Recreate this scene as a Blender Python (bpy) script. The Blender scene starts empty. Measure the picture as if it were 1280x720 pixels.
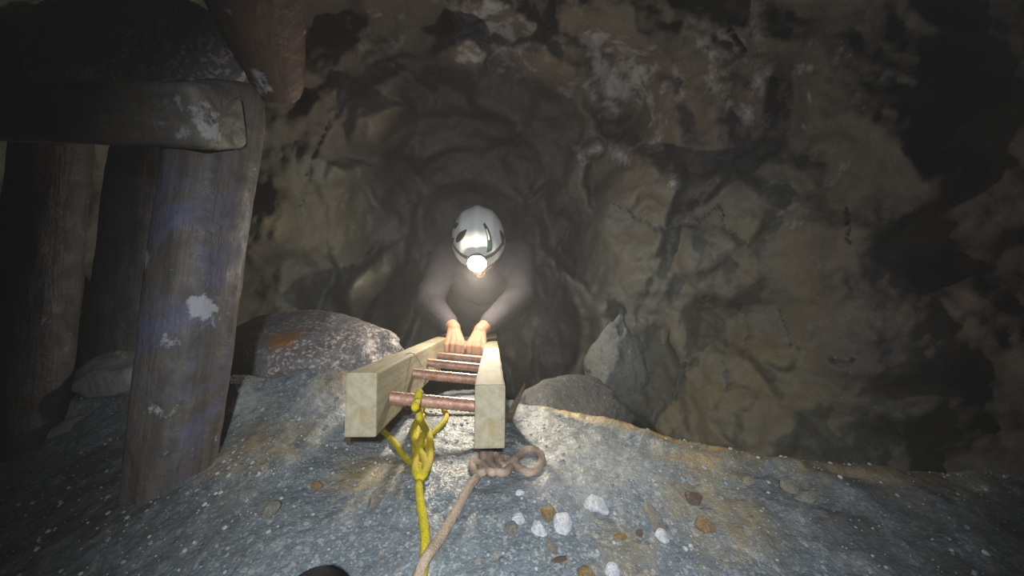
import bpy, bmesh, math, random
import numpy as np
from mathutils import Vector, Matrix, Quaternion

random.seed(7)
rng = np.random.default_rng(7)
C = bpy.context.scene.collection
F = 500.0            # focal length in pixels of the 1280x720 frame
CZ = 0.5             # camera height over the ledge
PITCH = math.radians(20)
cp, sp = math.cos(PITCH), math.sin(PITCH)
PI = math.pi


def U(px, py, d):
    """world point seen at a pixel, d metres along the optical axis"""
    x = (px - 640) / F * d
    v = (py - 360) / F * d
    return Vector((x, d * cp - v * sp, CZ - (v * cp + d * sp)))


# ------------------------------------------------------------------ noise
_perm = rng.permutation(512)
_perm = np.concatenate([_perm, _perm, _perm])
_grad = rng.normal(size=(512, 3))
_grad /= np.linalg.norm(_grad, axis=1)[:, None]


def pn(P, seed=0):
    P = np.asarray(P, float) + seed * 17.137
    i = np.floor(P).astype(np.int64)
    f = P - i
    i &= 511
    u = f * f * f * (f * (f * 6 - 15) + 10)
    out = 0
    for dx in (0, 1):
        wx = u[:, 0] if dx else 1 - u[:, 0]
        for dy in (0, 1):
            wy = u[:, 1] if dy else 1 - u[:, 1]
            for dz in (0, 1):
                wz = u[:, 2] if dz else 1 - u[:, 2]
                h = _perm[_perm[_perm[(i[:, 0] + dx) & 511] + ((i[:, 1] + dy) & 511)] + ((i[:, 2] + dz) & 511)]
                g = _grad[h]
                dot = g[:, 0] * (f[:, 0] - dx) + g[:, 1] * (f[:, 1] - dy) + g[:, 2] * (f[:, 2] - dz)
                out = out + wx * wy * wz * dot
    return out * 1.5


def fbm(P, scale, octv=4, seed=0, gain=.5, ridge=False):
    P = np.asarray(P, float) * scale
    a, s, t = 1.0, 0, 0
    for o in range(octv):
        n = pn(P, seed + o)
        if ridge:
            n = 1 - 2 * np.abs(n)
        s = s + a * n
        t += a
        a *= gain
        P = P * 2.03
    return s / t


def sstep(a, b, x):
    t = np.clip((x - a) / (b - a), 0, 1)
    return t * t * (3 - 2 * t)


# ------------------------------------------------------------------ objects
def link(name, me, mat=None, parent=None):
    o = bpy.data.objects.new(name, me)
    C.objects.link(o)
    if mat:
        me.materials.append(mat)
    if parent:
        o.parent = parent
    return o


def tag(o, label=None, cat=None, group=None, kind=None):
    if label: o['label'] = label
    if cat: o['category'] = cat
    if group: o['group'] = group
    if kind: o['kind'] = kind
    return o


def empty(name, loc=(0, 0, 0)):
    o = bpy.data.objects.new(name, None)
    o.empty_display_size = .05
    C.objects.link(o)
    o.location = loc
    return o


def from_np(name, V, Fq, attrs=None):
    me = bpy.data.meshes.new(name)
    V = np.ascontiguousarray(V, np.float32)
    Fq = np.ascontiguousarray(Fq, np.int32)
    k = Fq.shape[1]
    me.vertices.add(len(V)); me.vertices.foreach_set('co', V.ravel())
    me.loops.add(Fq.size); me.loops.foreach_set('vertex_index', Fq.ravel())
    me.polygons.add(len(Fq))
    me.polygons.foreach_set('loop_start', np.arange(0, Fq.size, k, dtype=np.int32))
    me.polygons.foreach_set('use_smooth', np.ones(len(Fq), bool))
    me.update(calc_edges=True)
    me.validate()
    for n, a in (attrs or {}).items():
        at = me.attributes.new(n, 'FLOAT', 'POINT')
        at.data.foreach_set('value', np.ascontiguousarray(a, np.float32))
    return me


def from_bm(name, bm, smooth=True):
    bmesh.ops.recalc_face_normals(bm, faces=bm.faces)
    me = bpy.data.meshes.new(name)
    bm.to_mesh(me); bm.free()
    if smooth:
        me.polygons.foreach_set('use_smooth', np.ones(len(me.polygons), bool))
    return me


def frame_of(axis, up=Vector((0, 0, 1))):
    z = Vector(axis).normalized()
    x = z.cross(up)
    if x.length < 1e-4:
        x = z.cross(Vector((0, 1, 0)))
    x.normalize()
    y = z.cross(x)
    return x, y, z


def catmull(pts, n=8):
    pts = [Vector(p) for p in pts]
    P = [pts[0] * 2 - pts[1]] + pts + [pts[-1] * 2 - pts[-2]]
    out = []
    for i in range(1, len(P) - 2):
        a, b, c, d = P[i - 1], P[i], P[i + 1], P[i + 2]
        for k in range(n):
            t = k / n
            out.append(.5 * ((2 * b) + (c - a) * t + (2 * a - 5 * b + 4 * c - d) * t * t + (3 * b - a - 3 * c + d) * t ** 3))
    out.append(pts[-1])
    return out


def tube_bm(bm, pts, rad, seg=12, cap=True, strands=0, twist=60, amp=0.0):
    """tube through pts with parallel transport; strands gives it laid-rope lobes"""
    n = len(pts)
    rads = rad if hasattr(rad, '__len__') else [rad] * n
    T = [(pts[min(i + 1, n - 1)] - pts[max(i - 1, 0)]).normalized() for i in range(n)]
    x = frame_of(T[0])[0]
    rings, L = [], 0
    for i in range(n):
        if i:
            q = T[i - 1].rotation_difference(T[i]); x = q @ x
            L += (pts[i] - pts[i - 1]).length
        y = T[i].cross(x)
        r = []
        for k in range(seg):
            a = 2 * PI * k / seg
            rr = rads[i] * (1 + amp * math.cos(strands * a + twist * L)) if strands else rads[i]
            r.append(bm.verts.new(pts[i] + (x * math.cos(a) + y * math.sin(a)) * rr))
        rings.append(r)
    for i in range(n - 1):
        for k in range(seg):
            bm.faces.new((rings[i][k], rings[i][(k + 1) % seg], rings[i + 1][(k + 1) % seg], rings[i + 1][k]))
    if cap:
        for r, s in ((rings[0], -1), (rings[-1], 1)):
            i = 0 if s < 0 else n - 1
            c = bm.verts.new(pts[i] + T[i] * s * rads[i] * .45)
            for k in range(seg):
                bm.faces.new((r[k], r[(k + 1) % seg], c))


def rope_mesh(name, pts, r, n=10):
    bm = bmesh.new()
    tube_bm(bm, catmull(pts, n), r, 12, True, 3, 260, .07)
    return from_bm(name, bm)


def capsule(bm, p0, p1, r0, r1, seg=14, rings=5):
    p0, p1 = Vector(p0), Vector(p1)
    d = p1 - p0
    L = max(d.length, 1e-5)
    x, y, z = frame_of(d / L)
    prof = []
    for i in range(rings + 1):
        a = -PI / 2 + PI / 2 * i / rings
        prof.append((r0 * math.sin(a), r0 * math.cos(a)))
    for i in range(1, 4):
        t = i / 4
        prof.append((L * t, r0 + (r1 - r0) * t))
    for i in range(rings + 1):
        a = PI / 2 * i / rings
        prof.append((L + r1 * math.sin(a), r1 * math.cos(a)))
    R = []
    for h, r in prof[1:-1]:
        R.append([bm.verts.new(p0 + z * h + (x * math.cos(2 * PI * k / seg) + y * math.sin(2 * PI * k / seg)) * r) for k in range(seg)])
    a = bm.verts.new(p0 + z * prof[0][0]); b = bm.verts.new(p0 + z * prof[-1][0])
    for k in range(seg):
        k2 = (k + 1) % seg
        bm.faces.new((a, R[0][k2], R[0][k]))
        bm.faces.new((b, R[-1][k], R[-1][k2]))
        for i in range(len(R) - 1):
            bm.faces.new((R[i][k], R[i][k2], R[i + 1][k2], R[i + 1][k]))


def ellipsoid(bm, c, ax, M=None, seg=20, rings=12):
    M = M or Matrix.Identity(3)
    res = bmesh.ops.create_uvsphere(bm, u_segments=seg, v_segments=rings, radius=1)
    c = Vector(c)
    for v in res['verts']:
        v.co = c + M @ Vector((v.co.x * ax[0], v.co.y * ax[1], v.co.z * ax[2]))


def remesh(o, voxel, smooth=4):
    m = o.modifiers.new('remesh', 'REMESH'); m.mode = 'VOXEL'; m.voxel_size = voxel; m.use_smooth_shade = True
    s = o.modifiers.new('smooth', 'SMOOTH'); s.iterations = smooth; s.factor = .5
    return o


# ------------------------------------------------------------------ materials
class NT:
    def __init__(self, name):
        self.m = bpy.data.materials.new(name); self.m.use_nodes = True
        self.t = self.m.node_tree; self.t.nodes.clear()
        self.out = self.n('ShaderNodeOutputMaterial')
        self.b = self.n('ShaderNodeBsdfPrincipled')
        self.t.links.new(self.b.outputs[0], self.out.inputs[0])
        self.co = self.n('ShaderNodeTexCoord').outputs['Object']

    def n(self, k, **kw):
        nd = self.t.nodes.new(k)
        for a, v in kw.items(): setattr(nd, a, v)
        return nd

    def put(self, sock, v):
        if hasattr(v, 'is_linked') or isinstance(v, bpy.types.NodeSocket): self.t.links.new(v, sock)
        elif hasattr(v, '__len__') and len(v) == 3 and sock.type == 'RGBA': sock.default_value = (*v, 1)
        else: sock.default_value = v

    def noise(self, scale, detail=4, rough=.55, co=None, dist=0):
        nd = self.n('ShaderNodeTexNoise')
        self.put(nd.inputs['Vector'], co or self.co)
        nd.inputs['Scale'].default_value = scale; nd.inputs['Detail'].default_value = detail
        nd.inputs['Roughness'].default_value = rough; nd.inputs['Distortion'].default_value = dist
        return nd.outputs['Fac']

    def voro(self, scale, out='Color', co=None, feature='F1'):
        nd = self.n('ShaderNodeTexVoronoi', feature=feature)
        self.put(nd.inputs['Vector'], co or self.co); nd.inputs['Scale'].default_value = scale
        return nd.outputs[out]

    def scaled(self, s):
        nd = self.n('ShaderNodeMapping'); self.put(nd.inputs['Vector'], self.co)
        nd.inputs['Scale'].default_value = s
        return nd.outputs[0]

    def rng(self, v, a, b, c=0., d=1.):
        nd = self.n('ShaderNodeMapRange'); nd.clamp = True
        self.put(nd.inputs[0], v)
        for i, x in enumerate((a, b, c, d)): nd.inputs[i + 1].default_value = x
        return nd.outputs[0]

    def math(self, op, a, b=0.):
        nd = self.n('ShaderNodeMath', operation=op)
        self.put(nd.inputs[0], a); self.put(nd.inputs[1], b)
        return nd.outputs[0]

    def mix(self, f, a, b, mode='MIX'):
        nd = self.n('ShaderNodeMix', data_type='RGBA', blend_type=mode)
        self.put(nd.inputs[0], f); self.put(nd.inputs[6], a); self.put(nd.inputs[7], b)
        return nd.outputs[2]

    def attr(self, name):
        return self.n('ShaderNodeAttribute', attribute_name=name).outputs['Fac']

    def sep(self, col):
        return self.n('ShaderNodeSeparateColor') if False else self._sep(col)

    def _sep(self, col):
        nd = self.n('ShaderNodeSeparateColor'); self.put(nd.inputs[0], col)
        return nd.outputs

    def bump(self, h, strength=.5, dist=.01, prev=None):
        nd = self.n('ShaderNodeBump'); nd.inputs['Strength'].default_value = strength
        nd.inputs['Distance'].default_value = dist
        self.put(nd.inputs['Height'], h)
        if prev: self.put(nd.inputs['Normal'], prev)
        return nd.outputs[0]

    def done(self, col, rough=.8, normal=None, metal=0, spec=.4):
        self.put(self.b.inputs['Base Color'], col); self.put(self.b.inputs['Roughness'], rough)
        self.put(self.b.inputs['Metallic'], metal); self.b.inputs['Specular IOR Level'].default_value = spec
        if normal: self.put(self.b.inputs['Normal'], normal)
        return self.m


def mat_cave():
    t = NT('cave rock')
    n1 = t.noise(2.2, 6, .6); n2 = t.noise(9, 6, .65); n3 = t.noise(40, 5, .6); n4 = t.noise(130, 3, .6)
    col = t.mix(t.rng(n1, .38, .62), (.168, .164, .144), (.200, .193, .155))
    col = t.mix(t.math('MULTIPLY', t.attr('brown'), .9), col, (.20, .155, .128))
    col = t.mix(t.rng(n2, .42, .70, 0, .4), col, (.10, .10, .098))
    och = t.math('MULTIPLY', t.attr('ochre'), t.rng(n2, .35, .6))
    col = t.mix(och, col, (.215, .175, .095))
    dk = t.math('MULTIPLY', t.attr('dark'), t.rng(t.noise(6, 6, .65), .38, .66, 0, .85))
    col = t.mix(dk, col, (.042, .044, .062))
    fr = t.rng(t.math('ADD', t.attr('frost'), t.math('MULTIPLY', t.math('SUBTRACT', t.noise(12, 7, .66), .5), 2.2)), .42, .78)
    col = t.mix(fr, col, (.46, .46, .50))
    col = t.mix(t.rng(n3, .35, .7, 0, .35), col, t.mix(.5, col, (.05, .05, .05)))
    col = t.mix(t.rng(n4, .62, .75, 0, .3), col, (.42, .41, .38))
    b = t.bump(n2, .12, .04)
    b = t.bump(n3, .35, .012, b)
    b = t.bump(n4, .45, .004, b)
    return t.done(col, t.rng(n3, .3, .7, .55, .9), b, 0, .3)


def mat_gravel():
    t = NT('ledge gravel')
    n1 = t.noise(3, 5, .6); n2 = t.noise(16, 5, .65); n3 = t.noise(60, 4, .6)
    v = t.n('ShaderNodeTexVoronoi'); t.put(v.inputs['Vector'], t.co); v.inputs['Scale'].default_value = 150
    r, g, b_ = t._sep(v.outputs['Color'])[:3]
    v2 = t.n('ShaderNodeTexVoronoi'); t.put(v2.inputs['Vector'], t.co); v2.inputs['Scale'].default_value = 340
    r2, g2, _ = t._sep(v2.outputs['Color'])[:3]
    col = t.mix(t.rng(n1, .4, .6), (.175, .200, .210), (.130, .152, .172))
    col = t.mix(t.rng(n2, .45, .7, 0, .5), col, (.19, .20, .175))
    col = t.mix(t.rng(r, .0, 1, 0, .5), col, (.10, .115, .135))
    col = t.mix(t.rng(g, .90, .93, 0, .4), col, (.42, .42, .42))
    col = t.mix(t.rng(b_, .945, .955, 0, .35), col, (.32, .24, .14))
    col = t.mix(t.rng(g2, .82, .90, 0, .45), col, (.36, .39, .42))
    col = t.mix(t.rng(r2, .75, .95, 0, .5), col, (.06, .07, .08))
    col = t.mix(t.math('MULTIPLY', t.attr('ochre'), t.rng(n2, .32, .55)), col, (.36, .24, .08))
    col = t.mix(t.math('MULTIPLY', t.attr('pale'), t.rng(n3, .3, .6, .3, .8)), col, (.42, .42, .41))
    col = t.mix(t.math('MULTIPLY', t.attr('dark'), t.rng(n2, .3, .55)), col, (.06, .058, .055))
    bb = t.bump(n2, .3, .02)
    bb = t.bump(t.noise(95, 4, .65), .55, .006, bb)
    bb = t.bump(t.math('SUBTRACT', 1., v2.outputs['Distance']), .25, .002, bb)
    return t.done(col, t.rng(r2, 0, 1, .35, .85), bb, 0, .45)


def mat_stone(name, a, b, patch=None, scale=18, spec=.5, rough=(.35, .8), painted_glint=False):
    t = NT(name)
    n1 = t.noise(scale, 5, .6); n2 = t.noise(scale * 5, 4, .6); n3 = t.noise(scale * 14, 3, .6)
    col = t.mix(t.rng(n1, .38, .62), a, b)
    col = t.mix(t.rng(n2, .5, .75, 0, .5), col, (.05, .05, .055))
    col = t.mix(t.rng(n3, .6, .72, 0, .5), col, (.5, .48, .45))
    if painted_glint:
        vv = t._sep(t.voro(130))
        col = t.mix(t.math('MULTIPLY', t.rng(vv[0], .72, .80, 0, .9), t.rng(n1, .42, .58)), col, (.62, .52, .48))  # headlamp sparkle on the stone, painted in as pinkish cells
    if patch:
        col = t.mix(t.math('MULTIPLY', t.attr('ochre'), t.rng(n1, .3, .5)), col, patch)
    bb = t.bump(n2, .6, .012); bb = t.bump(n3, .7, .004, bb)
    return t.done(col, t.rng(n3, .35, .65, *rough), bb, 0, spec)


def mat_timber(name, a, b, c, axis_scale=(30, 30, 3), wet=(.45, .85), patch=.5, frost=.66):
    """grain runs along local Z"""
    t = NT(name)
    g = t.noise(1, 6, .65, co=t.scaled(axis_scale), dist=.3)
    n = t.noise(6, 6, .65, dist=.5); n2 = t.noise(28, 5, .6); n3 = t.noise(120, 3, .5)
    col = t.mix(t.rng(g, .35, .65), a, b)
    col = t.mix(t.rng(n, .48, .62, 0, patch), col, c)
    col = t.mix(t.rng(n2, .5, .75, 0, .5), col, (.03, .027, .025))
    col = t.mix(t.rng(t.math('ADD', t.noise(14, 7, .7), t.math('MULTIPLY', t.attr('spot'), .115)), frost, frost + .06, 0, .7), col, (.40, .41, .44))
    bb = t.bump(g, .5, .012); bb = t.bump(n2, .45, .012, bb); bb = t.bump(n3, .3, .003, bb)
    return t.done(col, t.rng(n2, .3, .7, *wet), bb, 0, .4)


def mat_plain(name, col, rough=.6, var=.25, scale=30, metal=0, bumpd=.002, spec=.4):
    t = NT(name)
    n = t.noise(scale, 5, .6)
    dark = tuple(x * (1 - var) for x in col)
    return t.done(t.mix(t.rng(n, .35, .65), dark, col), rough, t.bump(t.noise(scale * 6, 3), .4, bumpd), metal, spec)


def mat_emit(name, col, s):
    t = NT(name)
    t.put(t.b.inputs['Base Color'], (.9, .9, .9)); t.put(t.b.inputs['Emission Color'], col)
    t.b.inputs['Emission Strength'].default_value = s
    return t.m


M_cave, M_gravel = mat_cave(), mat_gravel()
M_boulder = mat_stone('grey boulder', (.15, .155, .165), (.23, .20, .19), (.36, .16, .055), 9, rough=(.25, .6), painted_glint=True)
M_rock = mat_stone('dull grey rock', (.19, .195, .185), (.26, .26, .245), None, 7, .3)
M_dim = mat_stone('dark wet rock', (.11, .113, .108), (.16, .155, .14), None, 7, .4)
M_post = mat_timber('stained post', (.125, .105, .088), (.055, .045, .040), (.10, .10, .165), patch=.9, frost=.60)
M_beam = mat_timber('grey beam', (.185, .162, .135), (.10, .086, .07), (.05, .042, .038), frost=.60)
M_log = mat_timber('rusty log', (.12, .066, .042), (.07, .038, .027), (.10, .07, .03), frost=.61)
M_board = mat_timber('dark boards', (.060, .050, .045), (.035, .030, .030), (.085, .085, .11), patch=.6)


def mat_rail():
    t = NT('pale ladder timber')
    g = t.noise(1, 5, .6, co=t.scaled((70, 70, 5)), dist=.2); n = t.noise(22, 4, .6); n2 = t.noise(180, 2)
    col = t.mix(t.rng(g, .36, .66), (.36, .325, .235), (.27, .230, .150))
    col = t.mix(t.rng(n, .52, .66, 0, .65), col, (.29, .20, .08))
    col = t.mix(t.rng(n, .44, .30, 0, .45), col, (.37, .36, .32))
    return t.done(col, .75, t.bump(n2, .3, .002, t.bump(g, .35, .004)), 0, .25)


M_rail = mat_rail()


def mat_rung():
    t = NT('rusty ribbed steel')
    n = t.noise(60, 4, .6); n2 = t.noise(300, 2)
    return t.done(t.mix(t.rng(n, .4, .6), (.30, .145, .095), (.45, .27, .20)), .5, t.bump(n2, .4, .002), .35, .5)


M_rung = mat_rung()


def mat_rope(name, a, b, c):
    t = NT(name)
    n = t.noise(25, 4, .6); n2 = t.noise(420, 2, .5)
    col = t.mix(t.rng(n, .4, .62), a, b)
    col = t.mix(t.rng(n2, .5, .7, 0, .5), col, c)
    return t.done(col, .8, t.bump(n2, .7, .003), 0, .2)


M_yellow = mat_rope('yellow rope fibre', (.56, .44, .016), (.46, .38, .03), (.28, .26, .03))
M_tan = mat_rope('tan rope fibre', (.43, .325, .245), (.34, .255, .19), (.18, .135, .10))

# ------------------------------------------------------------------ camera
cam = bpy.data.cameras.new('camera'); co = bpy.data.objects.new('camera', cam); C.objects.link(co)
cam.sensor_width = 36; cam.lens = 36 * F / 1280; cam.clip_start = .01
co.location = (0, 0, CZ); co.rotation_euler = (PI / 2 - PITCH, 0, 0)
bpy.context.scene.camera = co

# ------------------------------------------------------------------ cave shell
CEN = np.array([0.03, -0.05, CZ + .03])
# planes: normal (outward), and a point on them
PL = {
    'wall_left': ((-1, .5, .05), (-1.07, 1.7, 0.0)),
    'wall_back': ((-.12, 1, .02), (0, 3.9, 0)),
    'wall_right': ((1, .65, -.15), (.93, 1.5, .30)),
    'ceiling': ((.08, .60, .80), (0.0, 2.55, CZ)),
    'floor_shaft': ((0, .25, -1), (0, 2.6, CZ - 2.3)),
}
NAMES = list(PL)


def axis_samples(a, d0, d1, b, fine, coarse):
    return np.concatenate([np.arange(a, d0, coarse), np.arange(d0, d1, fine), np.arange(d1, b + .01, coarse)])


az = np.radians(axis_samples(-125, -56, 56, 125, .27, 2.5))
el = np.radians(axis_samples(-80, -42, 22, 88, .27, 2.5))
AZ, EL = np.meshgrid(az, el)
D = np.stack([np.sin(AZ) * np.cos(EL), np.cos(AZ) * np.cos(EL), np.sin(EL)], -1).reshape(-1, 3)
RR = []
for k in NAMES:
    n, p = np.array(PL[k][0], float), np.array(PL[k][1], float)
    n /= np.linalg.norm(n)
    den = D @ n
    RR.append(np.where(den > .02, (n @ (p - CEN)) / np.maximum(den, .02), 60.0))
RR = np.array(RR)
r = (np.sum(RR ** -9.0, 0)) ** (-1 / 9.0)
lab = np.argmin(RR, 0)
P0 = CEN + D * r[:, None]
warp = P0 + .25 * np.stack([fbm(P0, 1.3, 3, 31), fbm(P0, 1.3, 3, 37), fbm(P0, 1.3, 3, 41)], -1)
big = fbm(warp, .95, 4, 1)
med = fbm(warp, 5.5, 5, 11)
# broken facets: every cell of a scatter of points is a plane of its own
def facets(Q, n, seed, off, grad, soft):
    rs = np.random.default_rng(seed)
    c = Q[rs.integers(0, len(Q), n)]
    o_ = rs.normal(size=n) * off; g_ = rs.normal(size=(n, 3)) * grad
    out = np.empty(len(Q))
    for k in range(0, len(Q), 8000):
        q = Q[k:k + 8000]
        d2 = ((q[:, None, :] - c[None]) ** 2).sum(-1)
        d1 = np.sqrt(d2)
        w_ = np.exp(-(d1 - d1.min(1)[:, None]) / soft)
        w_ /= w_.sum(1)[:, None]
        pl = o_ + np.einsum('qc,c->qc', np.ones((len(q), n)), np.zeros(n)) + (q @ g_.T - (c * g_).sum(1))
        out[k:k + 8000] = (w_ * pl).sum(1)
    return out


wp = P0 + .10 * np.stack([fbm(P0, 3.5, 4, 31), fbm(P0, 3.5, 4, 37), fbm(P0, 3.5, 4, 41)], -1)
disp = .15 * big + .03 * med + .006 * fbm(P0, 16, 4, 13) + facets(wp, 90, 3, .028, .20, .035) + facets(wp, 300, 5, .008, .16, .02)
r = r * (1 + np.clip(disp, -.35, .5))
r *= 1 + .006 * fbm(P0, 38, 3, 15)
P = CEN + D * r[:, None]


def near_vertex(px, py):
    d = np.array(U(px, py, 1.0)) - np.array([0, 0, CZ])
    d /= np.linalg.norm(d)
    rel = P - np.array([0, 0, CZ])
    L = np.linalg.norm(rel, axis=1)
    i = int(np.argmax((rel @ d) / L))
    return P[i].copy(), L[i]


def stain_shade(items, soft=.35):  # mask for rock stains and for shadow painted on the rock
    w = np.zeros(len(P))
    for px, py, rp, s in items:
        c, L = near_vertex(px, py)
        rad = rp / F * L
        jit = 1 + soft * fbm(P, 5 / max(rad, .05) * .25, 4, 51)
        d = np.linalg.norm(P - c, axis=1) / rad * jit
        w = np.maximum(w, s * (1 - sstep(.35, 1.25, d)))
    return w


frost = stain_shade([(610, 22, 75, .62), (700, 35, 50, .35), (760, 62, 65, .62), (785, 105, 50, .68), (730, 110, 38, .5), (808, 180, 60, .50), (735, 185, 55, .42),
               (640, 78, 45, .45), (912, 50, 62, .55), (935, 110, 40, .42), (845, 95, 30, .4), (1000, 215, 45, .36), (1040, 215, 35, .3), (1010, 120, 55, .38),
               (990, 270, 30, .38), (560, 105, 30, .35), (480, 40, 60, .30), (795, 420, 40, .45), (440, 125, 26, .3), (1150, 150, 45, .26), (1120, 110, 40, .28), (860, 235, 60, .3)])
ochre = stain_shade([(880, 510, 85, .8), (960, 450, 90, .75), (930, 390, 70, .5), (1000, 330, 80, .5), (420, 280, 60, .45), (350, 260, 60, .5), (850, 440, 60, .4)])
brown = stain_shade([(650, 150, 130, 1), (480, 110, 110, .9), (700, 90, 120, .8), (420, 30, 110, .8), (830, 160, 100, .9), (560, 60, 120, .7), (1230, 300, 140, .6), (900, 130, 80, .8)])
dark = stain_shade([(985, 85, 60, .9), (955, 145, 55, 1), (930, 175, 45, .9), (1060, 150, 70, .8), (1085, 400, 55, 1), (1065, 335, 60, .9), (1130, 320, 90, .8), (1170, 90, 110, .9),
              (870, 215, 60, .8), (1180, 220, 110, .9), (690, 360, 120, .7), (640, 330, 130, .7), (1030, 250, 50, .8), (1220, 450, 120, .8)])  # besides navy stains, the deep shadow behind the climber is painted here
# carved cracks
CR = [[(902, 262), (908, 285), (925, 300), (942, 310)], [(924, 380), (932, 400), (938, 415), (931, 440)], [(978, 392), (986, 415), (992, 432), (1003, 440)],
      [(1036, 448), (1052, 458), (1072, 450)], [(880, 370), (886, 388)], [(905, 455), (912, 475), (908, 495)], [(455, 105), (430, 128), (405, 165), (388, 205), (374, 268)],
      [(470, 195), (440, 225), (425, 262)], [(915, 35), (935, 68)], [(838, 505), (852, 470), (862, 440)], [(770, 255), (820, 285), (870, 280), (900, 255)],
      [(472, 83), (520, 100), (556, 108)], [(1060, 300), (1061, 255)]]
groove = np.zeros(len(P))
for cr in CR:
    pts = []
    for (a, b), (c, d) in zip(cr[:-1], cr[1:]):
        n = max(2, int(math.hypot(c - a, d - b) / 3))
        for k in range(n):
            t = k / n
            pts.append((a + (c - a) * t + random.uniform(-2, 2), b + (d - b) * t + random.uniform(-2, 2)))
    m = len(pts)
    for j, q in enumerate(pts):
        c0, L = near_vertex(*q)
        wdt = L * .0048 * (.5 + .8 * math.sin(PI * (j + .5) / m))
        dd = np.linalg.norm(P - c0, axis=1)
        groove = np.maximum(groove, np.clip(1 - dd / wdt, 0, 1))
P = P + D * (groove ** .6 * .035)[:, None]

nu, nv = len(az), len(el)
idx = np.arange(nu * nv).reshape(nv, nu)
quads = np.stack([idx[:-1, :-1], idx[1:, :-1], idx[1:, 1:], idx[:-1, 1:]], -1).reshape(-1, 4)   # faces look inwards
full = from_np('whole', P, quads)
vn = np.zeros(len(P) * 3, np.float32); full.vertex_normals.foreach_get('vector', vn); vn = vn.reshape(-1, 3)
flab = lab[quads[:, 0]]
for i, k in enumerate(NAMES):
    q = quads[flab == i]
    if not len(q): continue
    u, inv = np.unique(q, return_inverse=True)
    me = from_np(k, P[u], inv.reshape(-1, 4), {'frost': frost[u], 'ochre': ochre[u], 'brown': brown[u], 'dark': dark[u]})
    me.normals_split_custom_set_from_vertices([tuple(v) for v in vn[u]])
    tag(link(k, me, M_cave), kind='structure')
bpy.data.meshes.remove(full)

# ------------------------------------------------------------------ ledge floor
LIPX = [-1.7, -1.0, -.62, -.35, -.18, -.05, .05, .14, .30, .45, .74, 1.2, 1.9]
LIPY = [.74, .78, .84, 1.0, 1.20, 1.16, 1.02, .88, .645, .555, .48, .42, .38]
SLX = [-1.7, -.7, -.40, -.28, .05, .25, .5, 1.9]
SLW = [.10, .12, .45, .95, 1.0, .70, .3, .2]


def floor_h(x, y, detail=True):
    x = np.asarray(x, float); y = np.asarray(y, float)
    w = np.interp(x, SLX, SLW)
    t = y - .47
    z = -.455 * w * np.where(t > .08, t, np.where(t < -.08, 0, (t + .08) ** 2 / .32))
    z = z - .10 * sstep(-.30, -.9, x) * (1 - sstep(.6, .95, y))
    lip = np.interp(x, LIPX, LIPY)
    Q = np.stack([x, y, np.zeros_like(x)], -1)
    lip = lip + .045 * fbm(Q, 6, 3, 61)
    over = y - lip
    z = z - np.where(over > 0, 1.9 * over ** 2 / (over + .10), 0)
    z = z + .018 * fbm(Q, 5, 3, 63)
    z = z + .035 * np.exp(-((over + .03) / .05) ** 2) * fbm(Q, 9, 3, 67) * sstep(.3, -.2, w - 1)
    if detail:
        z = z + .0075 * fbm(Q, 26, 3, 71) + .0055 * np.maximum(0, fbm(Q, 75, 2, 73))
        z = z + .03 * sstep(.0, .15, over) * fbm(Q, 11, 4, 77, .6, True)
    return z


xs = np.arange(-1.7, 1.7, .0058); ys = np.arange(.02, 1.75, .0058)
X, Y = np.meshgrid(xs, ys)
X, Y = X.ravel(), Y.ravel()
Z = floor_h(X, Y)
FV = np.stack([X, Y, Z], -1)


def on_floor(px, py, lift=0.0):
    a = U(px, py, .15); d = (a - Vector((0, 0, CZ))).normalized()
    t = np.arange(.2, 2.2, .003)
    p = np.array([0, 0, CZ]) + t[:, None] * np.array(d)
    below = p[:, 2] < floor_h(p[:, 0], p[:, 1])
    i = int(np.argmax(below))
    q = Vector(p[i])
    return q + Vector((0, 0, lift))


def floor_stain_light(items):  # mask for gravel stains and for light and shade painted on the floor
    w = np.zeros(len(X))
    for px, py, rp, s in items:
        c = on_floor(px, py); L = (c - Vector((0, 0, CZ))).length
        d = np.hypot(X - c.x, Y - c.y) / (rp / F * L) * (1 + .4 * fbm(FV, 14, 3, 81))
        w = np.maximum(w, s * (1 - sstep(.3, 1.2, d)))
    return w


lipd = Y - np.interp(X, LIPX, LIPY)
ochre_lit = floor_stain_light([(470, 590, 60, .5), (330, 560, 55, .5), (900, 640, 60, .5), (880, 575, 50, .6), (440, 480, 40, .6), (780, 690, 50, .3)])
ochre_lit = np.maximum(ochre_lit, .95 * sstep(-.07, -.005, lipd) * sstep(.0, .2, X) * (1 - sstep(.62, .8, X)))  # golden headlamp light on the lip edge, painted in ochre
pale_lit = floor_stain_light([(720, 585, 90, .7), (450, 545, 60, .4), (290, 510, 40, .6), (420, 500, 50, .5), (560, 500, 60, .5)])  # pale gravel patches; headlamp light under the rungs and right of them painted in
fd = floor_stain_light([(1150, 650, 160, .8), (1020, 690, 80, .4), (130, 600, 120, .9), (200, 680, 90, .5), (60, 680, 120, .9)])  # dark rubble, plus lamp falloff in the floor corners painted dark
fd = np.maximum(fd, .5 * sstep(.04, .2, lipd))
ii = np.arange(len(X)).reshape(len(ys), len(xs))
q = np.stack([ii[:-1, :-1], ii[:-1, 1:], ii[1:, 1:], ii[1:, :-1]], -1).reshape(-1, 4)
tag(link('floor', from_np('floor', FV, q, {'ochre': ochre_lit, 'pale': pale_lit, 'dark': fd}), M_gravel), kind='structure')


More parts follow.
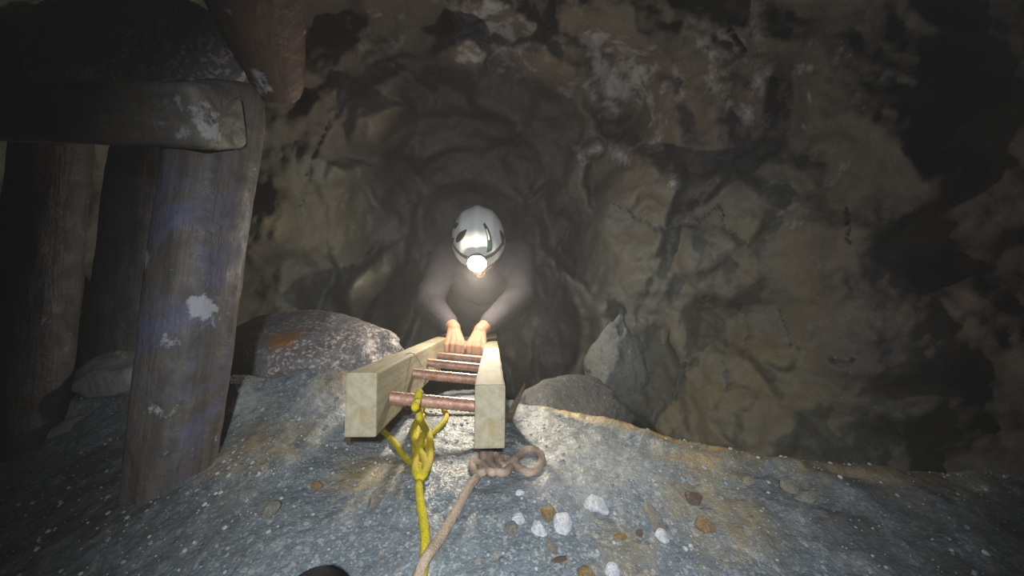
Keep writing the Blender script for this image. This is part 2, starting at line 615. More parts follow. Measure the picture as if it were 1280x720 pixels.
# ------------------------------------------------------------------ rocks
def rock_mesh(name, c, ax, seed, sub=4, amp=.25, rot=0., taper=0., attr=None, freq=1.1):
    bm = bmesh.new()
    bmesh.ops.create_icosphere(bm, subdivisions=sub, radius=1)
    V = np.array([v.co[:] for v in bm.verts])
    d = fbm(V, freq, 2, seed) * amp * 1.4 + fbm(V, freq * 2.5, 4, seed + 5) * amp * .5
    b = fbm(V, freq * .9, 2, seed + 9)
    d = d + amp * .7 * (np.floor(b * 5) / 5 - b)
    W = V * (1 + d)[:, None]
    # planar cuts give broken faces
    rs = np.random.default_rng(seed)
    for _ in range(9):
        n = rs.normal(size=3); n /= np.linalg.norm(n)
        h = W @ n; lim = (.55 if name == 'pebble' else .72) + .2 * rs.random()
        W = W - n * np.maximum(0, h - lim)[:, None] * .85
    W[:, :2] *= (1 - taper * np.clip(W[:, 2], -1, 1))[:, None]
    W = W * np.array(ax)
    cr, sr = math.cos(rot), math.sin(rot)
    W = np.stack([W[:, 0] * cr - W[:, 1] * sr, W[:, 0] * sr + W[:, 1] * cr, W[:, 2]], -1)
    for v, w in zip(bm.verts, W): v.co = w
    bm.verts.index_update()
    me = from_bm(name, bm, name != 'pebble')
    if attr is not None:
        a = me.attributes.new('ochre', 'FLOAT', 'POINT')
        vals = np.zeros(len(W))
        for cc, rr in attr:
            dd = np.linalg.norm(W - np.array(Vector(cc) - Vector(c)), axis=1) / rr * (1 + .5 * fbm(W, 12, 3, 5))
            vals = np.maximum(vals, 1 - sstep(.5, 1.1, dd))
        a.data.foreach_set('value', vals.astype(np.float32))
    return me


bc = U(376, 444, 1.34)
o = link('boulder', rock_mesh('boulder', bc, (.345, .20, .135), 4, 6, .13, -.12,
                              attr=[(U(352, 414, 1.22), .07), (U(300, 446, 1.24), .035)], freq=1.4), M_boulder)
o.location = bc
tag(o, 'large grey boulder with an orange rust patch behind the ledge, beside the post', 'boulder')
bc = U(712, 506, 1.42)
o = link('rock', rock_mesh('rock', bc, (.20, .15, .065), 14, 5, .2, .3), M_dim); o.location = bc
tag(o, 'low dark grey rock past the lip, right of the ladder splinter', 'rock')
bc = U(770, 462, 1.80)
o = link('rock', rock_mesh('rock', bc, (.17, .12, .26), 27, 5, .30, .5, .55), M_rock); o.location = bc
tag(o, 'pale grey upright rock against the wall in the shadows right of the climber', 'rock')

# pebbles, one by one
M_white = mat_stone('white quartz', (.78, .79, .82), (.62, .63, .66), None, 60, .5)
M_orange = mat_stone('orange pebble', (.33, .195, .075), (.24, .165, .085), None, 60, .4)
M_buff = mat_stone('buff pebble', (.29, .26, .21), (.22, .20, .165), None, 60, .4)
M_red = mat_stone('red pebble', (.15, .09, .07), (.12, .085, .065), None, 60, .4)
PEB = [
    (745, 634, 16, 12, M_white, .5, 'broad white pebble up the slope from the orange pebble'),
    (701, 656, 13, 14, M_white, .1, 'largest rounded white pebble, right of the orange pebble'),
    (673, 661, 9, 11, M_white, .8, 'small bluish white pebble just left of the orange pebble'),
    (685, 644, 10, 10, M_orange, .2, 'orange pebble wedged between two white pebbles'),
    (648, 649, 9, 7, M_white, 1.2, 'small white pebble resting against a buff pebble'),
    (640, 661, 9, 8, M_buff, .3, 'buff pebble at the left end of the pebble cluster'),
    (651, 617, 7, 4, M_white, .7, 'thin white stone sliver below the tan rope loop'),
    (820, 655, 9, 20, M_buff, .55, 'long buff stone lying alone on the right of the gravel'),
    (827, 671, 8, 9, M_white, .3, 'white chip touching the foot of the long buff stone'),
    (880, 657, 12, 9, M_orange, .2, 'flat dull orange stone at the right of the gravel'),
    (868, 625, 10, 7, M_red, .6, 'reddish stone near the lip, above the flat orange stone'),
    (799, 667, 5, 5, M_red, .1, 'tiny dark red stone left of the long buff stone'),
    (775, 672, 8, 4, M_orange, .1, 'small orange sliver between white pebbles and long buff stone'),
    (732, 717, 10, 7, M_orange, .2, 'orange stone at the bottom edge of the gravel'),
    (764, 716, 11, 7, M_white, .9, 'pale stone beside the orange stone at the bottom edge'),
    (395, 610, 7, 6, M_orange, .9, 'yellowish pebble on the gravel left of the yellow rope'),
    (481, 569, 4, 4, M_white, .2, 'tiny white pebble left of the yellow knot'),
    (436, 553, 6, 6, M_red, .2, 'small reddish stone at the lower corner of the left ladder rail'),
    (700, 700, 11, 4, M_red, .2, 'brown sliver of stone below the white pebbles'),
    (690, 685, 7, 9, M_buff, 2., 'dull buff pebble directly below the white pebbles'),
    (340, 640, 10, 9, M_buff, 1., 'dull greenish stone far left on the gravel'),
    (468, 631, 9, 7, M_buff, .4, 'dull buff stone lower left of the yellow knot'),
    (985, 612, 12, 8, M_buff, .4, 'pale stone on the lip at the far right of the gravel'),
    (1010, 624, 14, 7, M_buff, .1, 'long buff stone just below the lip at the far right'),
    (935, 604, 9, 6, M_buff, .3, 'buff stone on the lip, left of the pale lip stone'),
]
for i, (px, py, wx, wy, m, rot, lb) in enumerate(PEB):
    p = on_floor(px, py)
    L = (p - Vector((0, 0, CZ))).length
    a, b = wx / F * L * .95, wy / F * L * 1.15
    hgt = min(a, b) * .62
    o = link('pebble', rock_mesh('pebble', p, (a, b, hgt), 100 + i, 3, .22, rot * .35), m)
    o.location = p + Vector((0, 0, hgt * .45))
    tag(o, lb, 'pebble', 'loose pebbles on the gravel ledge')

# countless small stones of the gravel as one object
bm = bmesh.new()
tmpl = []
for s in range(6):
    b2 = bmesh.new(); bmesh.ops.create_icosphere(b2, subdivisions=1, radius=1)
    V = np.array([v.co[:] for v in b2.verts]); V = V * (1 + .35 * fbm(V, 1.3, 2, 200 + s))[:, None]
    tmpl.append((V, [[v.index for v in f.verts] for f in b2.faces])); b2.free()
GV, GF, off = [], [], 0
N = 5200
gx = rng.uniform(-1.1, 1.1, N); gy = rng.uniform(.2, 1.15, N)
gz = floor_h(gx, gy)
for i in range(N):
    s = .0013 + .0036 * rng.random() ** 6
    if gy[i] > np.interp(gx[i], LIPX, LIPY) + .05: continue
    V, Fc = tmpl[i % 6]
    a = rng.random() * 6.28
    W = V * s * np.array([1, .8 + .5 * rng.random(), .6])
    W = np.stack([W[:, 0] * math.cos(a) - W[:, 1] * math.sin(a), W[:, 0] * math.sin(a) + W[:, 1] * math.cos(a), W[:, 2]], -1)
    GV.append(W + np.array([gx[i], gy[i], gz[i] + s * .25])); GF.append(np.array(Fc) + off); off += len(V)


def mat_grit():
    t = NT('mixed grit')
    r, g, b = t._sep(t.voro(60))[:3]
    col = t.mix(t.rng(r, 0, 1), (.12, .14, .16), (.36, .38, .39))
    col = t.mix(t.rng(g, .9, .93, 0, .6), col, (.32, .25, .15))
    return t.done(col, .6, t.bump(t.noise(300, 3), .5, .002), 0, .5)


tag(link('gravel', from_np('gravel', np.concatenate(GV), np.concatenate(GF)), mat_grit()), 'blue-grey grit and small stones strewn over the ledge', 'gravel', kind='stuff')

# ------------------------------------------------------------------ ladder
VPx, VPy, D0 = 616.0, 393.0, .66


def lad(px, py, d):
    """a point of the ladder: px,py is where its line crosses the near end"""
    s = D0 / d
    return U(VPx + (px - VPx) * s, VPy + (py - VPy) * s, d)


e_d = (lad(612, 500, 2.0) - lad(612, 500, D0)).normalized()
e_x = Vector((1, 0, 0)); e_x = (e_x - e_d * e_x.dot(e_d)).normalized()
e_n = e_x.cross(e_d).normalized()
if e_n.z < 0: e_n = -e_n
LR = Matrix((e_x, e_n, e_d)).transposed()          # local x across, y up from the rails, z down the ladder


def beam_bm(w, h, L, segs=24, bev=.004, seed=0, wob=.002, tilt0=0.0):
    """squared timber along +z from 0 to L, subdivided for a worn surface"""
    bm = bmesh.new()
    bmesh.ops.create_cube(bm, size=1)
    for v in bm.verts:
        v.co = Vector((v.co.x * w, v.co.y * h, (v.co.z + .5) * L))
    bmesh.ops.bevel(bm, geom=list(bm.edges), offset=bev, segments=2, affect='EDGES', profile=.6)
    es = [e for e in bm.edges if abs((e.verts[0].co - e.verts[1].co).z) > L * .5]
    bmesh.ops.subdivide_edges(bm, edges=es, cuts=segs, use_grid_fill=True)
    V = np.array([v.co[:] for v in bm.verts])
    d = np.stack([fbm(V, 9, 3, seed), fbm(V, 9, 3, seed + 3), np.zeros(len(V))], -1) * wob
    for v, q_ in zip(bm.verts, d): v.co += Vector(q_)
    return bm


lad_root = empty('ladder', lad(530, 560, D0))
tag(lad_root, 'pale timber ladder with rusty steel rungs, its top end over the gravel ledge', 'ladder')
RL = 2.9


def place(o, loc, R, parent=None):
    m = Matrix.Translation(loc) @ R.to_4x4()
    if parent:
        m = Matrix.Translation(parent.location).inverted() @ m
    o.matrix_local = m
    return o


wl = 39 / F * D0; hl = 80 / F * D0 / abs(e_n.dot(Vector((0, -sp, cp)))) if False else 80 / F * D0
cL = lad(451, 506, D0); cR = lad(612, 521, D0)
for c, sd in ((cL, 1), (cR, 9)):
    rl = link('rail', from_bm('rail', beam_bm(wl, hl, RL, 40, .004, sd, .0022), False), M_rail, lad_root)
    place(rl, c, LR, lad_root)
mid0 = (cL + cR) / 2
span = (cR - cL).length
rdir = (cR - cL).normalized()


def rung_pos(i):
    d = (.755 + .214 * i - D0)
    return mid0 + e_d * (d / e_d.dot(Vector((0, cp, -sp)))) + e_n * (.008 - .014 * (i == 0))


RR_ = .0115
for i in range(11):
    bm = bmesh.new()
    n = 56
    a, b = -(span + wl * .6) / 2, (span + wl * .6) / 2
    pts = [Vector((a + (b - a) * k / n, 0, 0)) for k in range(n + 1)]
    tube_bm(bm, pts, [RR_ * (1.0 if k % 2 else 1.13) for k in range(n + 1)], 12, True)
    rg = link('rung', from_bm('rung', bm), M_rung, lad_root)
    ex = rdir; ez = e_d; ey = ez.cross(ex).normalized(); ez = ex.cross(ey)
    place(rg, rung_pos(i), Matrix((ex, ey, ez)).transposed(), lad_root)

# thin wire twisted on the ladder
bm = bmesh.new()
a = rung_pos(1)
pw = [cL + e_d * .28 + e_n * (hl / 2 + .002) + e_x * .012, cL + e_d * .29 + e_n * (hl / 2 + .002) + e_x * (wl / 2 + .004),
      a + e_x * (-.058) + e_n * .02, a + e_x * (-.052) - e_d * .012, a + e_x * (-.05) - e_n * .014, a + e_x * (-.046) + e_d * .013 + e_n * .006]
tube_bm(bm, catmull(pw, 6), .0012, 6)
M_wire = mat_plain('galvanised wire', (.5, .5, .5), .4, .2, 60, .8)
tag(link('wire', from_bm('wire', bm), M_wire), 'thin grey wire looped from the left ladder rail to a rung', 'wire')

# splinter beside the right rail
bm = bmesh.new()
s0, s1 = on_floor(637, 527), U(654, 478, .84)
ax_ = (s1 - s0); x_, y_, z_ = frame_of(ax_)
L = ax_.length
prev = None
for t, w in ((0, .007), (.3, .010), (.55, .0095), (.75, .006), (.9, .003), (1, .0006)):
    c = s0 + ax_ * t + x_ * (.004 * math.sin(t * 5))
    ring = [bm.verts.new(c + x_ * w + y_ * w * .3), bm.verts.new(c + y_ * w * .45), bm.verts.new(c - x_ * w), bm.verts.new(c - y_ * w * .4)]
    if prev:
        for k in range(4): bm.faces.new((prev[k], prev[(k + 1) % 4], ring[(k + 1) % 4], ring[k]))
    else: bm.faces.new(ring)
    prev = ring
bm.faces.new(prev)
M_spl = mat_timber('splinter wood', (.30, .22, .13), (.2, .14, .08), (.1, .07, .05))
tag(link('wood_splinter', from_bm('wood_splinter', bm, False), M_spl), 'thin pointed wood splinter standing in the gravel right of the ladder', 'splinter')

# ------------------------------------------------------------------ ropes
YR = .0064
yr = empty('rope', on_floor(523, 600))
tag(yr, 'bright yellow rope knotted around the first ladder rung', 'rope')


def child(name, me, mat, parent):
    o = link(name, me, mat, parent)
    o.matrix_parent_inverse = Matrix.Translation(parent.location).inverted()
    return o


def G(px, py, lift=1.0, r=YR):
    return on_floor(px, py, r * lift)


kd = (G(523, 560) - Vector((0, 0, CZ))).dot(Vector((0, cp, -sp)))   # depth of the knot
kd -= .012


def K(px, py, dz=0.0):
    p = on_floor(px, py); v = Vector((0, 0, CZ)) - p
    return p + v.normalized() * (dz * 1.35 + YR * 1.1)


r1 = rung_pos(0) + e_x * -.027
up_ = [K(528, 522, .010), K(529, 510, .018), r1 - e_d * .035 - e_n * .004, r1 - e_d * (RR_ + YR + .001) + e_n * .006, r1 + e_n * (RR_ + YR), r1 + e_d * (RR_ + YR) + e_n * .002,
       r1 - e_n * (RR_ + YR) + e_d * .006, r1 - e_n * .026 - e_d * .02 + e_x * .005, K(534, 540, .004)]
child('standing_part', rope_mesh('standing_part', up_, YR * 1.12), M_yellow, yr)
knot = [K(527.8, 520, .010), K(523.0, 535, .010), K(519.0, 555, .008), K(519.8, 575, .006), K(526.2, 588, .006), K(533.4, 578, .008), K(535.0, 558, .010), K(534.2, 540, .014),
        K(527.0, 526, .024), K(519.0, 530, .022), K(516.6, 545, .020), K(522.2, 558, .026), K(528.6, 572, .028), K(532.6, 586, .022), K(526.2, 596, .018), K(519.0, 588, .014),
        K(520.6, 570, .024), K(526.2, 552, .032), K(531.0, 536, .030), K(537.4, 548, .018), K(538.2, 566, .014), K(534.2, 584, .012), K(525.4, 600, .004)]
child('knot', rope_mesh('knot', knot, YR * 1.08), M_yellow, yr)
low = [K(525, 600, .004), G(524, 612), G(526, 632), G(530, 656), G(532, 680), G(531, 706), G(526, 740), G(520, 790)]
child('lower_line', rope_mesh('lower_line', low, YR), M_yellow, yr)
child('tail', rope_mesh('tail', [K(524, 562, .016), K(536, 546, .012), K(547, 536, .012), K(556, 526, .01), K(558, 517, .008), K(550, 508, .0)], YR * .95), M_yellow, yr)
child('tail', rope_mesh('tail', [K(530, 585, .012), K(518, 580, .014), K(506, 572, .006), G(495, 559, 1.3), G(485, 548, 1.2), U(476, 536, .74), U(468, 528, .80)], YR * .95), M_yellow, yr)

TR = .0070
tr = empty('rope', on_floor(560, 660))
tag(tr, 'tan rope with a looped knot below the right ladder rail', 'rope')
td = (on_floor(612, 583) - Vector((0, 0, CZ))).dot(Vector((0, cp, -sp))) - .010


def T_(px, py, dz=0.0):
    p = on_floor(px, py); v = Vector((0, 0, CZ)) - p
    return p + v.normalized() * (dz * .9 + TR * 1.3)


line = [G(505, 770, 1, TR), G(522, 732, 1.6, TR), G(535, 708, 2.6, TR), G(548, 685, 1.6, TR), G(566, 652, 1, TR), G(583, 620, 1, TR), T_(596, 596, 0), T_(603, 580, .006), T_(604, 566, .004), T_(602, 552, -.012)]
child('lower_line', rope_mesh('lower_line', line, TR), M_tan, tr)
kn = [T_(611, 556, -.012), T_(609, 572, .004), T_(606, 588, .012), T_(597, 591, .014), T_(590, 583, .010), T_(594, 576, .012), T_(604, 581, .020), T_(614, 590, .018), T_(622, 586, .010), T_(622, 572, .004),
      T_(614, 568, .008), T_(612, 578, .018), T_(622, 589, .020), T_(632, 590, .012), T_(637, 580, .006), T_(630, 572, .008), T_(625, 577, .016), T_(632, 583, .018), T_(644, 575, .014)]
child('knot', rope_mesh('knot', kn, TR), M_tan, tr)
lp = [T_(630, 585, .012), T_(640, 576, .016), T_(650, 567, .012), T_(662, 561, .006), T_(674, 566, .002), T_(677, 577, .002), T_(670, 588, .002), T_(660, 591, .004), T_(650, 586, .006), T_(642, 578, .006), T_(634, 574, .006)]
child('loop', rope_mesh('loop', lp, TR), M_tan, tr)


# ------------------------------------------------------------------ timber
def log_obj(name, p0, p1, r0, r1, mat, seed, label, cat, flat=None, lump=.10, seg=56, rings=90, spots=()):
    """round timber from p0 to p1, local z along it; flat = (width,height) makes it squared with worn corners"""
    p0, p1 = Vector(p0), Vector(p1)
    d = p1 - p0; L = d.length
    x, y, z = frame_of(d)
    hs = np.linspace(0, 1, rings)
    aa = np.arange(seg) / seg * 2 * PI
    V = []
    for h in hs:
        rad = r0 + (r1 - r0) * h
        if flat:
            n = 7.0
            k = (np.abs(np.cos(aa)) ** n + np.abs(np.sin(aa)) ** n) ** (-1 / n)
            V.append(np.stack([np.cos(aa) * k * flat[0] / 2, np.sin(aa) * k * flat[1] / 2, np.full(seg, h * L)], -1))
        else:
            V.append(np.stack([np.cos(aa) * rad, np.sin(aa) * rad, np.full(seg, h * L)], -1))
    V = np.concatenate(V)
    R = (r0 + r1) / 2
    S = V * np.array([1, 1, .35])
    dd = lump * fbm(S, .5 / R, 3, seed) + lump * .45 * fbm(S, 2.2 / R, 4, seed + 4) - lump * .35 * np.maximum(0, fbm(V * np.array([1, 1, .12]), 5 / R, 3, seed + 8, .5, True))
    # chewed ends
    end = np.minimum(V[:, 2], L - V[:, 2])
    V[:, :2] *= (1 + dd - .10 * np.exp(-end / (.10 * R)))[:, None]
    ang = np.tile(aa, rings)
    V[:, 2] += np.exp(-end / (.6 * R)) * (.08 if flat else .25) * R * np.interp(ang, np.linspace(0, 2 * PI, 9), np.r_[(rr := np.random.default_rng(seed).normal(size=8)), rr[0]]) * .5
    i = np.arange(rings * seg).reshape(rings, seg)
    j = np.roll(i, -1, 1)
    q = np.stack([i[:-1], j[:-1], j[1:], i[1:]], -1).reshape(-1, 4)
    bm = bmesh.new()
    vs = [bm.verts.new(v) for v in V]
    for f in q: bm.faces.new([vs[k] for k in f])
    for ring, zc in ((vs[:seg], -.02 * R), (vs[-seg:], L + .02 * R)):
        inner = [bm.verts.new(Vector((v.co.x * .5, v.co.y * .5, v.co.z + random.uniform(-.04, .04) * R))) for v in ring]
        c = bm.verts.new(sum((v.co for v in inner), Vector()) / seg)
        for k in range(seg):
            bm.faces.new((ring[k], ring[(k + 1) % seg], inner[(k + 1) % seg], inner[k]))
            bm.faces.new((inner[k], inner[(k + 1) % seg], c))
    bm.verts.index_update()
    W = np.array([(p0 + x * v.co.x + y * v.co.y + z * v.co.z)[:] for v in bm.verts])
    sv = np.zeros(len(W))
    for c_, r_ in spots:
        dd = np.linalg.norm(W - np.array(c_), axis=1) / r_ * (1 + .7 * fbm(W, 22, 4, seed))
        sv = np.maximum(sv, 1 - sstep(.4, 1.2, dd))
    o = link(name, from_bm(name, bm), mat)
    o.data.attributes.new('spot', 'FLOAT', 'POINT').data.foreach_set('value', sv.astype(np.float32))
    o.matrix_world = Matrix.Translation(p0) @ Matrix((x, y, z)).transposed().to_4x4()
    tag(o, label, cat, kind='thing')
    return o


log_obj('timber_post', U(202, 680, .70), U(277, 118, .80), .066, .080, M_post, 3, 'thick leaning timber post with blue-grey stains, left of the boulder', 'post', lump=.10,
        spots=[(U(197, 315, .72), .030), (U(188, 350, .72), .028), (U(250, 380, .70), .025), (U(296, 165, .74), .035), (U(232, 235, .72), .02)])
log_obj('timber_beam', U(-60, 140, .84), U(277, 147, .70), .06, .06, M_beam, 6, 'grey crossbeam with a pale broken end, laid against the leaning post top', 'beam', flat=(.10, .108), lump=.07, spots=[(U(265, 150, .66), .06), (U(225, 165, .66), .03)])
log_obj('timber_log', U(285, -130, .66), U(351, 116, .86), .125, .046, M_log, 12, 'rusty brown log hanging from the roof above the leaning post', 'log', lump=.12,
        spots=[(U(322, 105, .80), .035), (U(352, 25, .75), .02), (U(330, 60, .76), .016)])
log_obj('timber_post', U(130, 660, 1.02), U(186, 190, 1.10), .085, .08, M_board, 15, 'dark upright post close behind the leaning blue-stained post', 'post', lump=.10,
        spots=[(U(172, 318, 1.0), .05), (U(146, 330, 1.0), .02), (U(165, 350, 1.0), .03)])
log_obj('timber_post', U(20, 640, .85), U(75, 110, .95), .07, .07, M_board, 17, 'nearly black upright post at the left edge of the picture', 'post', lump=.12)
log_obj('lagging_board', U(40, 105, 1.05), U(185, -40, .95), .06, .06, M_board, 19, 'dark diagonal board under the roof in the upper left corner', 'board', flat=(.05, .12), lump=.06)
bc = U(180, 85, .92)
o = link('rock_slab', rock_mesh('rock_slab', bc, (.26, .08, .16), 33, 5, .16, .1), M_boulder); o.location = bc
tag(o, 'dim peaked rock slab behind the crossbeam', 'rock')
for i, (px, py, d, a, m, lb) in enumerate([(150, 470, .98, (.10, .07, .055), M_rock, 'dark rubble stone packed between the two posts'),
                                           (110, 545, .92, (.12, .09, .06), M_rock, 'dark rubble stone at the foot of the black upright post')]):
    c = U(px, py, d)
    o = link('rubble_stone', rock_mesh('rubble_stone', c, a, 43 + i, 4, .22, .4 * i), m); o.location = c
    tag(o, lb, 'stone')

# ------------------------------------------------------------------ the photographer's boot toe
M_boot = mat_plain('black boot leather', (.008, .008, .010), .85, .3, 60, 0, .002, .15)
bt = on_floor(412, 768)
br = empty('boot', (bt.x, bt.y, bt.z))
tag(br, 'black rounded boot toe at the bottom edge of the picture', 'boot')


def shoe(bm_u, bm_s, o, fw, L=.29, W=.05):
    """boot upper and sole; o = toe tip on the ground, fw = unit vector heel to toe"""
    side = Vector((0, 0, 1)).cross(fw)
    for bm, prof in ((bm_s, None), (bm_u, True)):
        secs = []
        ts = [0, .03, .08, .16, .28, .42, .55, .68, .82, .93, 1]
        ws = [.45, .70, .88, .98, 1.0, .92, .80, .74, .76, .70, .45]
        hs = [.028, .040, .052, .062, .070, .085, .115, .125, .125, .12, .10]
        for t, w, h in zip(ts, ws, hs):
            c = o - fw * (t * L)
            n = 16
            ring = []
            for k in range(n):
                a = 2 * PI * k / n
                if prof:
                    ca, sa = math.cos(a), math.sin(a)
                    zz = .018 + max(sa, -.2) * (h if t < .5 else h) + 0.004
                    ring.append(bm.verts.new(c + side * ca * W * w * (1 if sa < .3 else 1 - .2 * sa) + Vector((0, 0, zz))))
                else:
                    ca, sa = math.cos(a), math.sin(a)
                    s_ = lambda q: math.copysign(abs(q) ** .45, q)
                    ring.append(bm.verts.new(c + side * s_(ca) * W * w * 1.06 + Vector((0, 0, .010 + s_(sa) * .011))))
            secs.append(ring)
        for A, B in zip(secs[:-1], secs[1:]):
            for k in range(16): bm.faces.new((A[k], A[(k + 1) % 16], B[(k + 1) % 16], B[k]))
        bm.faces.new(secs[0]); bm.faces.new(secs[-1])
    a0 = o - fw * (L * .80) + Vector((0, 0, .10))
    tube_bm(bm_u, [a0, a0 + Vector((0, 0, .06)), a0 + Vector((0, 0, .12)) - fw * .004], [.042, .044, .050], 16)


bu, bs = bmesh.new(), bmesh.new()
shoe(bu, bs, Vector((bt.x, bt.y + .018, bt.z + .004)), Vector((.10, .995, 0)).normalized())
o = child('upper', from_bm('upper', bu), M_boot, br); m = o.modifiers.new('sub', 'SUBSURF'); m.levels = m.render_levels = 2
child('sole', from_bm('sole', bs), mat_plain('black rubber', (.01, .01, .01), .7), br)

# ------------------------------------------------------------------ the climber
pr = empty('person', rung_pos(8))
tag(pr, 'person in white helmet with shining headlamp climbing the ladder, both hands on a rung', 'person')
PI_ = Matrix.Translation(pr.location).inverted()


def pchild(name, me, mat, parent=None, label=None):
    o = link(name, me, mat, parent or pr)
    if parent in (None, pr): o.matrix_parent_inverse = PI_
    else: o.matrix_parent_inverse = Matrix.Identity(4)
    if label: o['label'] = label
    return o


HC = U(598, 298, 1.72)                                   # centre of the helmet
hp = math.radians(35)
hf = Vector((.03, -math.cos(hp), -math.sin(hp))).normalized()     # where the face looks
hx = Vector((-1, 0, 0)); hx = (hx - hf * hx.dot(hf)).normalized()  # the climber's right... picture left
hu = hf.cross(hx).normalized()
if hu.z < 0: hu = -hu
HM = Matrix((hx, hf, hu)).transposed()                   # local x side, y face, z crown


def H(x, y, z):
    return HC + HM @ Vector((x, y, z))


RG = rung_pos(4)
neck = Vector((HC.x, HC.y + .13, HC.z - .13))
chest = Vector((HC.x + .0, 2.02, CZ - .66))
pelv = Vector((HC.x - .0, 2.22, CZ - .94))
sh = {-1: Vector((HC.x - .185, 1.96, CZ - .53)), 1: Vector((HC.x + .185, 1.96, CZ - .53))}
elb = {-1: U(536, 378, 1.88), 1: U(652, 366, 1.90)}
hand_c = {-1: RG + rdir * -.042, 1: RG + rdir * .046}
wr = {s: hand_c[s] + e_n * .088 + e_d * .075 + rdir * (.012 * s) for s in (-1, 1)}
M_skin = mat_plain('skin', (.50, .27, .17), .55, .15, 25)
M_jack = mat_plain('dark purple-grey jacket', (.078, .070, .082), .85, .3, 12, 0, .006)
M_trou = mat_plain('dark trousers', (.03, .03, .035), .9, .3, 12, 0, .006)

bm = bmesh.new()
ellipsoid(bm, H(0, .005, -.045), (.074, .092, .105), HM)           # skull
ellipsoid(bm, H(0, .045, -.105), (.052, .052, .058), HM)           # jaw
capsule(bm, H(0, .094, -.060), H(0, .112, -.094), .009, .015)      # nose
capsule(bm, H(-.035, .078, -.052), H(.035, .078, -.052), .014, .014)   # brow
capsule(bm, H(-.02, .090, -.122), H(.02, .090, -.122), .007, .007)     # lips
capsule(bm, H(-.018, .089, -.131), H(.018, .089, -.131), .007, .007)
ellipsoid(bm, H(0, .084, -.150), (.02, .014, .014), HM)            # chin
for s in (-1, 1):
    ellipsoid(bm, H(.076 * s, -.005, -.075), (.010, .020, .032), HM)
    ellipsoid(bm, H(.038 * s, .070, -.095), (.022, .020, .020), HM)
capsule(bm, H(0, -.01, -.09), neck, .058, .062)
capsule(bm, neck, chest, .08, .12)
capsule(bm, chest, pelv, .12, .12)
for s in (-1, 1):
    capsule(bm, neck, sh[s], .05, .055)
    capsule(bm, sh[s], elb[s], .050, .042)
    capsule(bm, elb[s], wr[s], .042, .029)
    hc = hand_c[s]
    kn_ = lambda k: hc + rdir * ((k - 1.5) * .0205) + e_n * (.036 + .003 * (k in (1, 2))) + e_d * .012
    # palm: wrist to four knuckles
    for k in range(4):
        capsule(bm, wr[s] + (kn_(k) - wr[s]) * .10 + rdir * ((k - 1.5) * .006), kn_(k), .016, .0115)
        kk = k if s > 0 else 3 - k                      # index finger on the inner side
        ln = (1.0, 1.08, 1.03, .86)[kk]
        f1 = hc + rdir * ((k - 1.5) * .0215) + e_n * (.026 * ln) - e_d * (.024 * ln)
        f2 = hc + rdir * ((k - 1.5) * .0212) - e_n * (.004 * ln) - e_d * (.028 * ln)
        f3 = hc + rdir * ((k - 1.5) * .0205) - e_n * (.024 * ln) - e_d * (.012 * ln)
        capsule(bm, kn_(k), f1, .0105, .0095); capsule(bm, f1, f2, .0095, .0088); capsule(bm, f2, f3, .0088, .0075)
    inn = -s
    t0 = wr[s] + (hc - wr[s]) * .35 + rdir * (inn * .020)
    t1 = hc + rdir * (inn * .040) + e_n * .016 + e_d * .030
    t2 = hc + rdir * (inn * .034) - e_n * .016 + e_d * .022
    t3 = hc + rdir * (inn * .022) - e_n * .026 + e_d * .004
    capsule(bm, t0, t1, .015, .0125); capsule(bm, t1, t2, .0122, .0105); capsule(bm, t2, t3, .0105, .0085)
hip = {s: pelv + Vector((.095 * s, .02, -.03)) for s in (-1, 1)}
ank, kne = {}, {}
for s, ri in ((-1, 9), (1, 10)):
    ank[s] = rung_pos(ri) + e_n * .115 + rdir * (.048 * s) + e_d * .03
    kne[s] = (hip[s] + ank[s]) / 2 + Vector((.09 * s, -.02, .06))
    capsule(bm, hip[s], kne[s], .085, .058); capsule(bm, kne[s], ank[s], .056, .038)
    capsule(bm, ank[s], ank[s] - e_n * .07 - e_d * .10, .035, .03)
body = remesh(pchild('body', from_bm('body', bm), M_skin), .0042, 3)

# face details as children of the body are left to clothing-level parts: eyes
M_eye = mat_plain('eye white', (.6, .6, .58), .2, .1)
for s in (-1, 1):
    b2 = bmesh.new(); ellipsoid(b2, H(.031 * s, .083, -.068), (.012, .010, .010), HM)
    pchild('eye', from_bm('eye', b2), M_eye)
# jacket
bm = bmesh.new()
capsule(bm, neck + Vector((0, .01, -.02)), chest, .085, .16)
ellipsoid(bm, chest, (.205, .14, .16)); ellipsoid(bm, (chest + pelv) / 2, (.19, .15, .18)); ellipsoid(bm, pelv, (.185, .15, .12))
for s in (-1, 1):
    capsule(bm, neck + Vector((0, .02, -.04)), sh[s], .075, .078)
    capsule(bm, sh[s], elb[s], .078, .066)
    cuff = elb[s] + (wr[s] - elb[s]) * .80
    capsule(bm, elb[s], cuff, .066, .043)
    for k in range(5):                                   # sleeve folds
        p = sh[s].lerp(elb[s], .15 + .2 * k)
        ellipsoid(bm, p + Vector((random.uniform(-.012, .012), random.uniform(-.012, 0), random.uniform(-.012, .012))), (.074, .060, .050))
jk = remesh(pchild('jacket', from_bm('jacket', bm), M_jack), .010, 3)
bm = bmesh.new()
tube_bm(bm, [neck + Vector((0, .02, -.05)), neck + Vector((0, .005, .01)), neck + Vector((0, -.01, .045))], [.095, .080, .076], 24, False)
o = pchild('collar', from_bm('collar', bm), M_jack, jk)
o.matrix_parent_inverse = PI_
m = o.modifiers.new('sol', 'SOLIDIFY'); m.thickness = .008
bm = bmesh.new()
ellipsoid(bm, pelv, (.17, .145, .13))
for s in (-1, 1):
    capsule(bm, hip[s], kne[s], .105, .075); capsule(bm, kne[s], ank[s] + (kne[s] - ank[s]) * .12, .075, .056)
remesh(pchild('trousers', from_bm('trousers', bm), M_trou), .012, 3)
